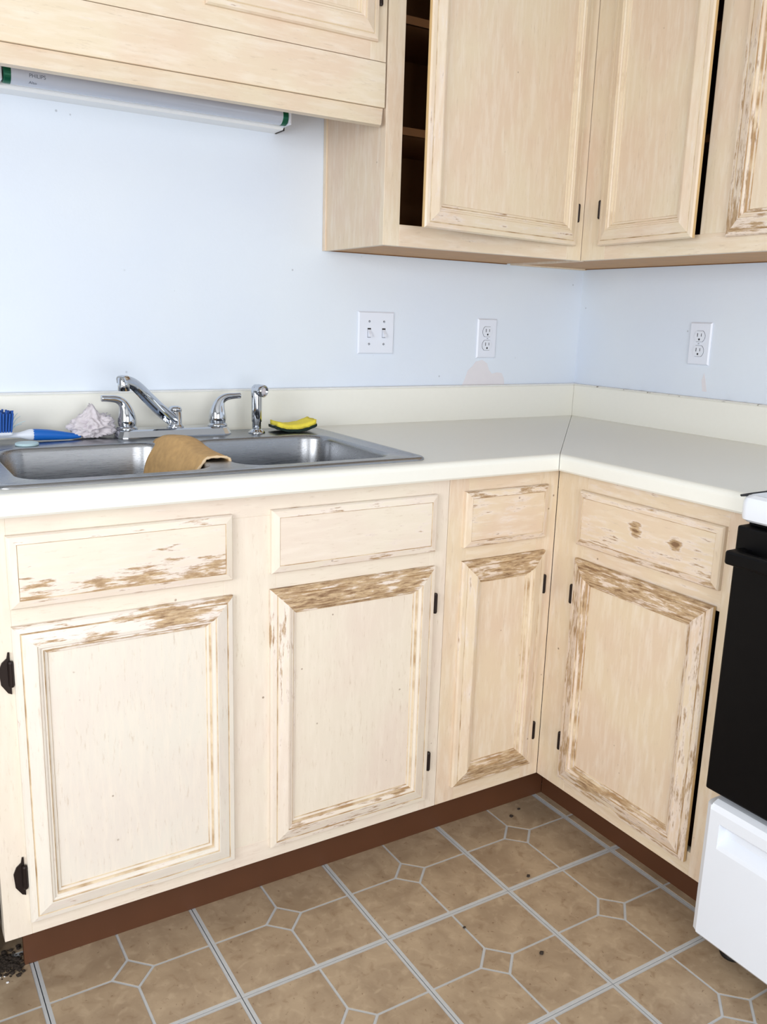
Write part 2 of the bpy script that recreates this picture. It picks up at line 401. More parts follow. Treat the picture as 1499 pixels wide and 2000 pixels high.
def door(parent, x0, x1, z0, z1, yf, hinge_side, ang=0.0, base='cream', wear=(0, 0, 0, 0), panel=(-0.12, 0, 0), hz=(0.06, 0.06), leaf=0, hinges=True, label=None, backmat=None):
    """door lying on the frame plane y = yf of its cabinet; wear = top, bottom, left, right"""
    W, H = x1 - x0, z1 - z0; p = 0.0545
    root = bpy.data.objects.new('door', None); root.empty_display_size = 0.03; link(root, parent)
    if label: root['label'] = label
    # pivot on the hinge side
    px = x1 if hinge_side == 'right' else x0
    root.location = (px, yf, z0); root.rotation_euler = (0, 0, ang)
    sh = -W if hinge_side == 'right' else 0
    def put(o): o.location.x += sh
    put(box('panel', p - 0.003, W - p + 0.003, -0.0058, 0.0, p - 0.003, H - p + 0.003, paint('z', *panel, base=base), root))
    put(box('door_back', 0.008, W - 0.008, -0.0002, 0.0075, 0.008, H - 0.008, M_edge, root)) if ang else None
    for side, w, ax, nm in (('top', wear[0], 'x', 'rail'), ('bottom', wear[1], 'x', 'rail'), ('left', wear[2], 'z', 'stile'), ('right', wear[3], 'z', 'stile')):
        w_, gz_, gx_ = w if isinstance(w, tuple) else (w, 0, 0)
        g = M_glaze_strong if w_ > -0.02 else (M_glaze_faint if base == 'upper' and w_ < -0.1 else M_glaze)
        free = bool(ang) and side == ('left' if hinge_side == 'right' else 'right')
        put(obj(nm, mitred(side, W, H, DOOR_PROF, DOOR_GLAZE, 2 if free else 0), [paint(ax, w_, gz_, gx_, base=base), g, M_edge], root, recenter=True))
    if hinges:
        s = 0.0048 if hinge_side == 'right' else -0.0048
        for z in (hz[0], H - hz[1]): hinge(root, s, z, leaf=leaf)
    return root

def drawer_front(parent, x0, x1, z0, z1, yf, wear=(-.14, 0, 0), edge=(-0.08, -0.08, -0.14, -0.14), label=None, base='cream', spots=()):
    W, H = x1 - x0, z1 - z0
    root = bpy.data.objects.new('drawer_front', None); root.empty_display_size = 0.03; link(root, parent); root.location = (x0, yf, z0)
    if label: root['label'] = label
    box('panel', 0.015, W - 0.015, -0.0138, 0, 0.015, H - 0.015, paint('x', *wear, base=base, spots=spots), root, bev=0.0012)
    for side, w, ax, nm in (('top', edge[0], 'x', 'edge_moulding'), ('bottom', edge[1], 'x', 'edge_moulding'), ('left', edge[2], 'z', 'edge_moulding'), ('right', edge[3], 'z', 'edge_moulding')):
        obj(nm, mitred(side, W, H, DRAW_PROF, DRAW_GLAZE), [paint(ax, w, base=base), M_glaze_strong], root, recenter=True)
    return root

def carcass(parent, x0, x1, z0, z1, depth, left=True, right=True, side_mat=None, top=True, y0=-0.001):
    t = 0.014
    sm = side_mat or M_int
    if left: box('side_panel', x0, x0 + t, -depth + 0.019, y0, z0, z1, sm, parent)
    if right: box('side_panel', x1 - t, x1, -depth + 0.019, y0, z0, z1, sm, parent)
    box('back_panel', x0 + t, x1 - t, y0 - 0.006, y0, z0, z1, M_int, parent)
    box('bottom_panel', x0 + t, x1 - t, -depth + 0.019, y0 - 0.006, z0 + 0.002, z0 + 0.014, M_under, parent)
    if top: box('top_panel', x0 + t, x1 - t, -depth + 0.019, y0 - 0.006, z1 - 0.014, z1, M_int, parent)

def frame(parent, depth, pieces, base='cream'):
    for nm, x0, x1, z0, z1, wr in pieces:
        box(nm, x0, x1, -depth, -depth + 0.019, z0, z1, paint('z' if nm == 'frame_stile' else 'x', *wr, base=base), parent, bev=0.0006)

L0 = (-0.16, 0, 0)
# --- sink base cabinet (doors A and B)
sink_cab = thing('base_cabinet', 'worn cream base cabinet under the sink, two doors and two false drawer fronts', 'cabinet', (-1.374, 0, 0), group='worn base cabinets')
cx = -1.374
X = lambda v: v - cx
carcass(sink_cab, X(-1.833), X(-0.9145), ZK, 0.874, DF, side_mat=paint('z', -0.16), top=False)
frame(sink_cab, DF, [('frame_stile', X(-1.833), X(-1.787), ZK, 0.8755, (-0.15, 0, 0)), ('frame_stile', X(-1.420), X(-1.314), 0.152, 0.832, (-0.15, -0.06, 0)), ('frame_stile', X(-0.958), X(-0.9145), ZK, 0.8755, (-0.15, 0, 0)),
    ('frame_rail', X(-1.787), X(-0.958), 0.832, 0.8755, (-0.12, 0.8, 0)), ('frame_rail', X(-1.787), X(-1.420), 0.680, 0.728, L0), ('frame_rail', X(-1.314), X(-0.958), 0.680, 0.728, L0), ('frame_rail', X(-1.787), X(-0.958), ZK, 0.152, (-0.14, 0, 0))])
drawer_front(sink_cab, X(-1.789), X(-1.405), 0.718, 0.842, -DF, (-0.035, -2.6, 0.20), (-0.04, -0.03, -0.10, -0.09), 'false drawer front with a chipped lower edge')
drawer_front(sink_cab, X(-1.3275), X(-0.950), 0.719, 0.843, -DF, (-0.085, -0.4, 0.30), (-0.01, 0.0, -0.12, -0.10), 'false drawer front with dark scratches')
door(sink_cab, X(-1.789), X(-1.405), 0.134, 0.688, -DF, 'left', base='pale', wear=((0.05, 0.0, 0.18), -0.05, -0.10, -0.10), panel=(-0.15, -0.12, 0), hz=(0.093, 0.081), leaf=-1, label='pale cupboard door with a peeling top rail')
door(sink_cab, X(-1.329), X(-0.947), 0.134, 0.687, -DF, 'right', wear=((0.13, 0.0, -0.15), 0.0, (-0.05, 0.25, 0), -0.09), panel=(-0.17, 0, 0), hz=(0.094, 0.085), label='cupboard door with a brown worn top rail')
# --- narrow base cabinet in the corner (C)
c_cab = thing('base_cabinet', 'narrow worn base cabinet in the corner with one slim door', 'cabinet', (-0.76, 0, 0), group='worn base cabinets')
cx = -0.76
carcass(c_cab, X(-0.9135), X(-0.62), ZK, 0.874, DF, top=False)
frame(c_cab, DF, [('frame_stile', X(-0.9135), X(-0.862), ZK, 0.8755, (-0.14, 0, 0)), ('frame_stile', X(-0.662), X(-0.6065), ZK, 0.8755, (-0.15, 0, 0)),
    ('frame_rail', X(-0.862), X(-0.662), 0.832, 0.8755, L0), ('frame_rail', X(-0.862), X(-0.662), 0.680, 0.728, L0), ('frame_rail', X(-0.862), X(-0.662), ZK, 0.160, L0)], 'tan')
drawer_front(c_cab, X(-0.875), X(-0.642), 0.718, 0.842, -DF, (-0.05, 0, -0.25), (0.03, 0.0, -0.10, -0.10), 'small drawer front scuffed on the left', 'tan')
door(c_cab, X(-0.875), X(-0.638), 0.144, 0.6865, -DF, 'right', base='tan', wear=(0.13, 0.12, (-0.07, 0.22, 0), -0.09), panel=(-0.17, -0.1, 0), hz=(0.087, 0.083), label='slim cupboard door with brown worn top and bottom rails')
# --- base cabinet on the right wall (D)
d_cab = thing('base_cabinet', 'worn base cabinet beside the stove with one wide drawer above one door', 'cabinet', (0, -0.864, 0), -math.pi / 2, group='worn base cabinets')
cx = 0.864
carcass(d_cab, X(0.625), X(1.1215), ZK, 0.874, DF, top=False)
frame(d_cab, DF, [('frame_stile', X(0.6065), X(0.702), ZK, 0.8755, (-0.12, 0, 0)), ('frame_stile', X(1.069), X(1.1215), ZK, 0.8755, (-0.12, 0, 0)),
    ('frame_rail', X(0.702), X(1.069), 0.832, 0.8755, (-0.07, 0.8, 0)), ('frame_rail', X(0.702), X(1.069), 0.674, 0.728, (-0.07, 0, 0)), ('frame_stile', X(1.055), X(1.069), 0.728, 0.832, (-0.10, 0, 0)), ('frame_rail', X(0.702), X(1.069), ZK, 0.158, (-0.10, 0, 0))], 'tan')
drawer_front(d_cab, X(0.687), X(1.067), 0.716, 0.840, -DF, (-0.035, -0.9, 0), (0.0, 0.06, -0.08, -0.10), 'wide drawer front with two bare brown spots', 'tan', ((-0.02, 0.012, 0.016), (0.085, 0.004, 0.014)))
door(d_cab, X(0.686), X(1.064), 0.138, 0.6835, -DF, 'left', ang=-0.012, base='tan', wear=(0.12, 0.06, (0.045, 0, 0), (0.015, 0, 0)), panel=(-0.17, -0.1, 0), hz=(0.092, 0.087), label='cupboard door with flaking paint all round its frame')

# --- upper cabinets
UT = 2.13
u_sink = thing('wall_cabinet', 'short cream wall cabinet above the sink with a valance below it', 'cabinet', (-1.41, 0, 1.745), group='cream wall cabinets')
cx = -1.41; zb = 1.745
carcass(u_sink, X(-1.905), X(-0.914), 0, UT - zb, DU)
frame(u_sink, DU, [('frame_stile', X(-0.9535), X(-0.9135), 0, UT - zb, L0), ('frame_stile', X(-1.905), X(-1.865), 0, UT - zb, L0), ('frame_stile', X(-1.415), X(-1.335), 0.045, UT - zb - 0.04, L0),
    ('frame_rail', X(-1.865), X(-0.9535), 0, 0.045, L0), ('frame_rail', X(-1.865), X(-0.9535), UT - zb - 0.04, UT - zb, L0)], 'upper')
door(u_sink, X(-1.327), X(-0.938), 0.036, 0.356, -DU, 'right', base='upper', wear=(-0.14, -0.11, -0.14, -0.14), panel=(-0.20, 0, 0), hz=(0.094, 0.08))
door(u_sink, X(-1.812), X(-1.423), 0.036, 0.356, -DU, 'left', base='upper', wear=(-0.14, -0.11, -0.14, -0.14), panel=(-0.20, 0, 0), hz=(0.094, 0.08))
v = box('valance', X(-1.905), X(-0.914), -DU - 0.001, -DU + 0.018, 1.6525 - zb, 1.7435 - zb, paint('x', -0.16, 0, 0, base='upper'), u_sink, bev=0.0006)
bm = bmesh.new()
e0, e1 = X(-1.905), X(-0.9155)
ring_ = lambda xx, dy: [bm.verts.new((xx - c_, y, z - zb)) for y, z, c_ in ((-DU + 0.005, 1.6515, 0), (-DU - 0.007, 1.6185, dy), (-DU - 0.005, 1.615, dy), (-DU + 0.018, 1.615, 0), (-DU + 0.018, 1.6515, 0))]
A = ring_(e0, 0); B = ring_(e1, 0.010)
for k in range(5): bm.faces.new((A[k], A[(k + 1) % 5], B[(k + 1) % 5], B[k]))
bm.faces.new(A); bm.faces.new(B)
obj('valance_moulding', bm, paint('x', -0.17, 0, 0, base='upper'), u_sink, recenter=True)

u_e = thing('wall_cabinet', 'tall cream wall cabinet left of the corner, its single door standing ajar', 'cabinet', (-0.60, 0, ZU), group='cream wall cabinets')
cx = -0.60; zb = ZU; H = UT - zb
carcass(u_e, X(-0.909), X(-0.2955), 0, H, DU, right=False, side_mat=paint('z', -0.18, 0, 0, base='tan'))  # darker base paints shade onto the side panel against the strong left light
box('scribe_strip', X(-0.913), X(-0.909), -0.014, -0.001, 0.0, H, paint('z', -0.18, 0, 0, base='upper'), u_e)
frame(u_e, DU, [('frame_stile', X(-0.909), X(-0.865), 0, H, (-0.18, 0, 0)), ('frame_stile', X(-0.345), X(-0.2945), 0, H, (-0.18, 0, 0)), ('frame_rail', X(-0.865), X(-0.345), 0, 0.048, (-0.17, 0, 0)), ('frame_rail', X(-0.865), X(-0.345), H - 0.045, H, L0)], 'upper')
for z in (1.612, 1.845): 
    sh = box('shelf', X(-0.894), X(-0.31), -DU + 0.035, -0.008, z - zb, z + 0.017 - zb, M_int, u_e)
    box('shelf_edging', -0.292, 0.292, -0.1225, -0.1175, -0.0085, 0.0085, M_shelf, sh)
door(u_e, X(-0.8765), X(-0.325), 0.035, H - 0.03, -DU, 'right', ang=0.178, base='upper', wear=(-0.14, -0.06, (-0.10, -0.10, 0), -0.16), panel=(-0.20, 0, 0), hz=(0.083, 0.083), label='tall cream door standing ajar')

u_g = thing('wall_cabinet', 'cream wall cabinet on the right wall with a narrow door ajar', 'cabinet', (0, -0.56, ZU), -math.pi / 2, group='cream wall cabinets')
cx = 0.56
carcass(u_g, X(0.002), X(1.118), 0, H, DU, left=False)
box('side_panel', X(0.002), X(0.016), -DU + 0.001, -0.001, -0.0015, H, paint('z', -0.18, 0, 0, base='upper'), u_g)
box('side_panel', X(0.016), X(0.2935), -DU + 0.0015, -DU + 0.012, -0.0015, H, paint('z', -0.18, 0, 0, base='upper'), u_g)
frame(u_g, DU, [('frame_stile', X(0.2945), X(0.378), 0, H, (-0.17, 0, 0)), ('frame_stile', X(0.673), X(0.762), 0.044, H - 0.045, (-0.18, 0, 0)), ('frame_stile', X(1.073), X(1.118), 0, H, L0),
    ('frame_rail', X(0.378), X(1.073), 0, 0.044, (-0.17, 0, 0)), ('frame_rail', X(0.378), X(1.073), H - 0.045, H, L0)], 'upper')
for z in (1.612, 1.845):
    sh = box('shelf', X(0.022), X(1.10), -DU + 0.035, -0.008, z - zb, z + 0.017 - zb, M_int, u_g)
    box('shelf_edging', -0.539, 0.539, -0.1225, -0.1175, -0.0085, 0.0085, M_shelf, sh)
door(u_g, X(0.361), X(0.684), 0.0335, H - 0.03, -DU, 'left', ang=-0.087, base='upper', wear=(-0.14, -0.09, -0.16, -0.13), panel=(-0.20, 0, 0), hz=(0.09, 0.083), label='narrow cream door slightly ajar')
door(u_g, X(0.748), X(1.085), 0.0335, H - 0.03, -DU, 'right', base='upper', wear=(-0.12, 0.03, (0.0, -0.22, 0), -0.14), panel=(-0.20, 0, 0), hz=(0.09, 0.083), label='closed cream door with a flaking left stile')

# --- toe kicks
tk = box('toe_kick', -1.797, -0.5305, -0.547, -0.535, 0.0012, 0.112, M_toe); tag(tk, 'brown toe kick board under the sink run of cabinets', 'toe kick', 'brown toe kicks')
bm = bmesh.new(); lathe(bm, [(0, -0.0012), (0.005, -0.001), (0.0055, 0), (0.003, 0.0006), (0, 0.0002)], 14, axis=(0, -1, 0)); s = obj('screw', bm, M_chrome, tk, smooth=True); s.location = Vector((-1.786, -0.548, 0.078)) - tk.location
tk2 = box('toe_kick', -0.530, -0.518, -1.118, -0.548, 0.0012, 0.112, M_toe); tag(tk2, 'brown toe kick board under the cabinet beside the stove', 'toe kick', 'brown toe kicks')

# ------------------------------------------------------------------ countertops with mitred corner and backsplash
CT, NB, CD, BT = 0.914, 0.876, 0.638, 0.02
def nose(y_in):
    pts = [(y_in, CT)]
    for a in range(0, 91, 15): pts.append((-CD + 0.012 - 0.012 * math.sin(math.radians(a)), CT - 0.012 + 0.012 * math.cos(math.radians(a))))
    pts += [(-CD, NB + 0.004), (-CD + 0.003, NB), (-CD + 0.02, NB), (-CD + 0.02, CT - 0.019), (y_in, CT - 0.019)]
    return pts
def run_prism(bm, prof, x0, x1, m1):
    """profile (y,z) along x; when m1 the end follows the mitre line x = y"""
    A = [bm.verts.new((x0, y, z)) for y, z in prof]; B = [bm.verts.new(((y - 0.0008) if m1 else x1, y, z)) for y, z in prof]
    n = len(A)
    for k in range(n): bm.faces.new((A[k], A[(k + 1) % n], B[(k + 1) % n], B[k]))
    bm.faces.new(A); bm.faces.new(B)
def flat(y0, y1): return [(y0, CT), (y1, CT), (y1, CT - 0.019), (y0, CT - 0.019)]
ct = thing('countertop', 'cream laminate countertop holding the sink', 'countertop', (-1.4, -0.32, NB), group='cream laminate countertops')
SX0, SX1, SY0, SY1 = -1.785, -0.978, -0.582, -0.074
bm = bmesh.new()
run_prism(bm, nose(-BT), -2.46, SX0, False)
run_prism(bm, nose(SY0), SX0, SX1, False); run_prism(bm, flat(SY1, -BT), SX0, SX1, False)
run_prism(bm, nose(-BT), SX1, 0, True)
o = obj('worktop', bm, M_lam, ct); o.location = -ct.location
def splash_prof(): return [(-0.0005, CT - 0.019), (-BT, CT - 0.019), (-BT, CT + 0.094), (-BT + 0.003, CT + 0.097), (-0.0005, CT + 0.097)]
bm = bmesh.new()
A = [(-2.46, y, z) for y, z in splash_prof()]; B = [(y - 0.0004, y, z) for y, z in splash_prof()]
A = [bm.verts.new(c) for c in A]; B = [bm.verts.new(c) for c in B]
for k in range(5): bm.faces.new((A[k], A[(k + 1) % 5], B[(k + 1) % 5], B[k]))
bm.faces.new(A); bm.faces.new(B)
o = obj('backsplash', bm, M_lam, ct); o.location = -ct.location
o = box('caulk', -2.46, -0.004, -BT + 0.0005, -0.0006, CT + 0.0965, CT + 0.1005, M_caulk, ct, bev=0.0012); o.location -= ct.location
# right run: the same shapes mirrored about the mitre line (x <-> y)
ct2 = thing('countertop', 'cream laminate countertop between the corner and the stove', 'countertop', (-0.32, -0.7, NB), group='cream laminate countertops')
YE = -1.1245
bm = bmesh.new(); run_prism(bm, nose(-BT), YE, 0, True)
for v_ in bm.verts: v_.co = Vector((v_.co.y, v_.co.x, v_.co.z))
o = obj('worktop', bm, M_lam, ct2); o.location = -ct2.location
bm = bmesh.new()
A = [bm.verts.new((y, YE, z)) for y, z in splash_prof()]; B = [bm.verts.new((y, y - 0.0004, z)) for y, z in splash_prof()]
for k in range(5): bm.faces.new((A[k], A[(k + 1) % 5], B[(k + 1) % 5], B[k]))
bm.faces.new(A); bm.faces.new(B)
o = obj('backsplash', bm, M_lam, ct2); o.location = -ct2.location
def dirty_caulk():
    m, nt, p, N, L = new_mat('dirty_caulk'); tc = N.new('ShaderNodeTexCoord'); n = N.new('ShaderNodeTexNoise'); n.inputs['Scale'].default_value = 28; n.inputs['Detail'].default_value = 4
    L.new(tc.outputs['Object'], n.inputs['Vector']); L.new(mixc(N, L, maprange(N, L, n.outputs['Fac'], 0.58, 0.64), srgb(226, 226, 222), srgb(92, 76, 62)), p.inputs['Base Color']); return m
M_dcaulk = dirty_caulk()
o = box('caulk', -BT + 0.0005, -0.0006, YE, -0.004, CT + 0.0965, CT + 0.1, M_dcaulk, ct2, bev=0.0012); o.location -= ct2.location

# ------------------------------------------------------------------ double bowl sink
sink = thing('kitchen_sink', 'stainless steel double bowl sink set in the countertop', 'sink', (-1.381, -0.328, CT))
sc = sink.location
bm = bmesh.new()
X0, X1, Y0, Y1 = -1.800, -0.962, -0.600, -0.058
def ring(bm, pts, z): return [bm.verts.new((x - sc.x, y - sc.y, z - sc.z)) for x, y in pts]
def bridge(bm, a, b):
    n = len(a); return [bm.faces.new((a[k], a[(k + 1) % n], b[(k + 1) % n], b[k])) for k in range(n)]
prev = None
for ins, z in ((0, 0.9143), (0.0008, 0.9175), (0.004, 0.9198), (0.011, 0.9206), (0.017, 0.9192), (0.021, 0.9182)):
    r = ring(bm, rrect(X0 + ins, X1 - ins, Y0 + ins, Y1 - ins, 0.035 - ins), z)
    if prev: bridge(bm, prev, r)
    prev = r
outer = prev
ZD = 0.9182
edges = [bm.edges.get((outer[k], outer[(k + 1) % len(outer)])) for k in range(len(outer))]
bowls = []
for bx0, bx1 in ((-1.757, -1.402), (-1.360, -1.007)):
    by0, by1 = -0.556, -0.186
    r0 = ring(bm, rrect(bx0, bx1, by0, by1, 0.062, 8), ZD); first = r0
    for ins, z in ((0.003, ZD - 0.0008), (0.006, ZD - 0.004), (0.0075, ZD - 0.010), (0.012, ZD - 0.06), (0.017, ZD - 0.135), (0.024, ZD - 0.158), (0.042, ZD - 0.171), (0.10, ZD - 0.176)):
        r = ring(bm, rrect(bx0 + ins, bx1 - ins, by0 + ins, by1 - ins, max(0.02, 0.062 - ins * 0.3), 8), z); bridge(bm, r0, r); r0 = r
    bm.faces.new(r0)
    edges += [bm.edges.new((first[k], first[(k + 1) % len(first)])) if bm.edges.get((first[k], first[(k + 1) % len(first)])) is None else bm.edges.get((first[k], first[(k + 1) % len(first)])) for k in range(len(first))]
    bowls.append(((bx0 + bx1) / 2, (by0 + by1) / 2))
bmesh.ops.triangle_fill(bm, use_beauty=True, use_dissolve=False, edges=edges, normal=(0, 0, 1))
o = obj('basin', bm, M_steel, sink)
for f in o.data.polygons: f.use_smooth = True
try:
    o.data.set_sharp_from_angle(angle=math.radians(50))
except Exception: pass
for bx, by in bowls:
    bm = bmesh.new(); lathe(bm, [(0, -0.002), (0.030, -0.002), (0.034, 0.001), (0.042, 0.0022), (0.044, 0.001), (0.044, -0.004)], 28)
    dr = obj('drain', bm, M_chrome, sink, smooth=True); dr.location = Vector((bx, by, ZD - 0.1745)) - sc

# ------------------------------------------------------------------ faucet
fx, fy = -1.3465, -0.102
fau = thing('faucet', 'chrome two handle kitchen faucet on the sink deck', 'faucet', (fx, fy, ZD))
bm = bmesh.new(); prev = None
for ins, z, r in ((-0.002, 0.0003, 0.022), (-0.002, 0.003, 0.022), (0.0035, 0.016, 0.020), (0.008, 0.0190, 0.017)):
    rr = [bm.verts.new((x, y, z)) for x, y in rrect(-0.134 + ins, 0.134 - ins, -0.030 + ins, 0.030 - ins, r, 3)]
    if prev: bridge(bm, prev, rr)
    else: bm.faces.new(rr)
    prev = rr
bm.faces.new(prev)
obj('base_plate', bm, M_chrome, fau)
def lever(dx, sgn):
    bm = bmesh.new(); lathe(bm, [(0.0235, 0), (0.0235, 0.004), (0.0200, 0.007), (0.0185, 0.008)], 24)
    c = obj('handle_collar', bm, M_chrome, fau, smooth=True); c.location = (dx, 0, 0.0183)
    bm = bmesh.new()
    tube(bm, [(0, 0, 0, 0.0190), (0, 0, 0.010, 0.0205), (0.0005 * sgn, 0, 0.024, 0.0190), (0.0035 * sgn, 0, 0.040, 0.0145), (0.010 * sgn, -0.001, 0.053, 0.0105), (0.023 * sgn, -0.003, 0.0605, 0.0085), (0.040 * sgn, -0.005, 0.0625, 0.0072), (0.056 * sgn, -0.007, 0.0635, 0.0070)], 5, 18, up=(0, 1, 0))
    h = obj('lever_handle', bm, M_chrome, fau, smooth=True); h.location = (dx, 0, 0.0262)
lever(-0.107, -1); lever(0.107, 1)
bm = bmesh.new(); lathe(bm, [(0.0200, 0), (0.0200, 0.003), (0.0165, 0.0065), (0.0155, 0.008), (0.0155, 0.036), (0.0148, 0.0365), (0.0148, 0.038), (0.0158, 0.0385), (0.0158, 0.043), (0.0135, 0.0475), (0.008, 0.050), (0, 0.0508)], 26)
po = obj('spout_post', bm, M_chrome, fau, smooth=True); po.location = (0.004, 0, 0.0183)
bm = bmesh.new()
def sec(w, h):  # rounded top, hollow underside
    return [(-w, -h), (-w, h * 0.3), (-w * 0.75, h * 0.85), (-w * 0.3, h), (w * 0.3, h), (w * 0.75, h * 0.85), (w, h * 0.3), (w, -h), (w * 0.72, -h), (w * 0.6, -h * 0.45), (-w * 0.6, -h * 0.45), (-w * 0.72, -h)]
tip = Vector((-0.139, -0.104, 0.138))
SP = [(0.004, 0.002, 0.034, .0145, .012), (-0.035, -0.026, 0.062, .0140, .0105), (-0.072, -0.053, 0.094, .0130, .0095), (-0.100, -0.074, 0.119, .0125, .009), (-0.120, -0.089, 0.132, .0125, .009), (tip.x, tip.y, 0.1385, .0125, .0088), (-0.147, -0.110, 0.1375, .0105, .0075)]
Q = curve_pts(SP, 5); sweep(bm, [q[:3] for q in Q], [sec(q[3], q[4]) for q in Q])
so = obj('spout', bm, M_chrome, fau); 
for f in so.data.polygons: f.use_smooth = True
try: so.data.set_sharp_from_angle(angle=math.radians(40))
except Exception: pass
bm = bmesh.new(); lathe(bm, [(0, 0.012), (0.010, 0.012), (0.0125, 0.009), (0.0125, -0.016), (0.0118, -0.017), (0.0118, -0.018), (0.0095, -0.018), (0.009, -0.014), (0, -0.014)], 24)
ae = obj('aerator', bm, M_chrome, fau, smooth=True); ae.location = tip + Vector((0, 0, -0.006))

# side sprayer
spy = thing('side_sprayer', 'chrome pull-out side sprayer right of the faucet', 'sprayer', (-1.150, -0.128, ZD))
bm = bmesh.new(); lathe(bm, [(0.0205, 0), (0.0205, 0.003), (0.0175, 0.006), (0.0135, 0.009), (0.0125, 0.0105), (0, 0.0105)], 26); obj('base_flange', bm, M_chrome, spy, smooth=True)
bm = bmesh.new(); lathe(bm, [(0, 0.0098), (0.0105, 0.0098), (0.0108, 0.027), (0.0122, 0.029), (0.0126, 0.060), (0.0130, 0.088), (0.0132, 0.100), (0.0115, 0.111), (0.006, 0.1165), (0, 0.1175)], 24); obj('sprayer_body', bm, M_chrome, spy, smooth=True)
ax = Vector((0.42, -0.88, -0.08)).normalized()
bm = bmesh.new(); lathe(bm, [(0, -0.012), (0.011, -0.010), (0.0145, -0.004), (0.0145, 0.016), (0.0130, 0.018), (0.0105, 0.018), (0.0100, 0.012), (0, 0.012)], 24, axis=ax); n_ = obj('spray_head', bm, M_chrome, spy, smooth=True); n_.location = (0.004, -0.006, 0.1035)
bm = bmesh.new(); lathe(bm, [(0, 0), (0.0085, 0), (0.0085, 0.002), (0.004, 0.004), (0, 0.004)], 18, axis=ax); n2 = obj('nozzle_insert', bm, M_rag, spy); n2.location = Vector((0.004, -0.006, 0.1035)) + ax * 0.0125; n2['label'] = 'pale nozzle face'

# ------------------------------------------------------------------ things on the sink
def bent_slab(bm, L_, Wd, t0, t1, curv, nx=14, ny=6, rag=0.0, seed=0):
    top, bot = [], []
    for i in range(nx + 1):
        rt, rb = [], []
        for j in range(ny + 1):
            u = i / nx * 2 - 1; w = j / ny * 2 - 1
            j1 = rag * noise.noise((u * 6 + seed, w * 5, 1.3)); j2 = rag * noise.noise((u * 6 + seed, w * 5, 7.3))
            x = u * L_ / 2 + (j1 if abs(u) > .99 else 0); y = w * Wd / 2 + (j2 if abs(w) > .99 else 0); z = curv * (u * u) + 0.25 * curv * u
            rt.append(bm.verts.new((x, y, z + t1 + j1 * .5))); rb.append(bm.verts.new((x, y, z + t0 + j2 * .3)))
        top.append(rt); bot.append(rb)
    for g, fl_ in ((top, 0), (bot, 1)):
        for i in range(nx):
            for j in range(ny): bm.faces.new((g[i][j], g[i + 1][j], g[i + 1][j + 1], g[i][j + 1]))
    for i in range(nx):
        for j in (0, ny): bm.faces.new((top[i][j], top[i + 1][j], bot[i + 1][j], bot[i][j]))
    for j in range(ny):
        for i in (0, nx): bm.faces.new((top[i][j], top[i][j + 1], bot[i][j + 1], bot[i][j]))
spg = thing('sponge', 'yellow sponge with a dark green scouring side, curled up at both ends', 'sponge', (-1.052, -0.125, ZD + 0.002), math.radians(-4))
bm = bmesh.new(); bent_slab(bm, 0.098, 0.062, 0.0065, 0.0175, 0.010, rag=0.003); obj('sponge_body', bm, M_yellow, spg, smooth=True)
bm = bmesh.new(); bent_slab(bm, 0.104, 0.066, 0.0, 0.0065, 0.0105, rag=0.004, seed=3); obj('scouring_pad', bm, M_scour, spg, smooth=True)['label'] = 'dark green scouring pad'

# crumpled rag
bm = bmesh.new(); bmesh.ops.create_icosphere(bm, subdivisions=5, radius=1)
for v_ in bm.verts:
    d_ = v_.co.normalized()
    a = noise.noise(d_ * 1.6 + Vector((3, 1, 5))); b = abs(noise.noise(d_ * 3.4 + Vector((7, 2, 1)))); c_ = abs(noise.noise(d_ * 7 + Vector((1, 9, 4))))
    r = 1.10 + 0.30 * a - 0.75 * b - 0.18 * c_
    p_ = Vector((d_.x * 0.049 * r, d_.y * 0.030 * r, 0.026 + d_.z * 0.031 * r))
    if d_.z > 0: p_.x += 0.010 * d_.z; p_.z += 0.022 * max(0, 1 - abs(d_.x + 0.15) * 3.0) * d_.z
    p_.z = max(p_.z, 0.001 + 0.003 * c_); v_.co = p_
tag(obj('rag', bm, M_rag, smooth=True), 'crumpled off-white rag behind the left faucet handle', 'rag').location = (-1.531, -0.092, ZD + 0.0012)

# dish brush
br = thing('dish_brush', 'blue and white dish brush lying on the sink deck', 'brush', (-1.65, -0.108, ZD + 0.001), math.radians(2))
bm = bmesh.new(); tube(bm, [(0.094, 0, 0.0060, 0.0020), (0.086, 0, 0.0070, 0.0048), (0.060, 0, 0.0095, 0.0085), (0.030, 0, 0.0125, 0.0112), (0.002, 0, 0.0145, 0.0124), (-0.010, 0, 0.0150, 0.0118)], 5, 16); obj('grip', bm, M_bluehandle, br, smooth=True)['label'] = 'blue plastic grip'
bm = bmesh.new(); tube(bm, [(0.004, 0, 0.0145, 0.0110), (-0.010, 0, 0.0150, 0.0122), (-0.026, 0, 0.0150, 0.0080), (-0.040, 0, 0.0152, 0.0058), (-0.080, 0, 0.0160, 0.0052), (-0.125, 0, 0.0165, 0.0050)], 5, 14); obj('shaft', bm, M_wplastic, br, smooth=True)['label'] = 'white shaft'
bm = bmesh.new(); add_box(bm, -0.118, -0.048, -0.018, 0.018, 0.016, 0.026, 0.004, 2); obj('brush_head', bm, M_wplastic, br, recenter=True)
bm = bmesh.new()
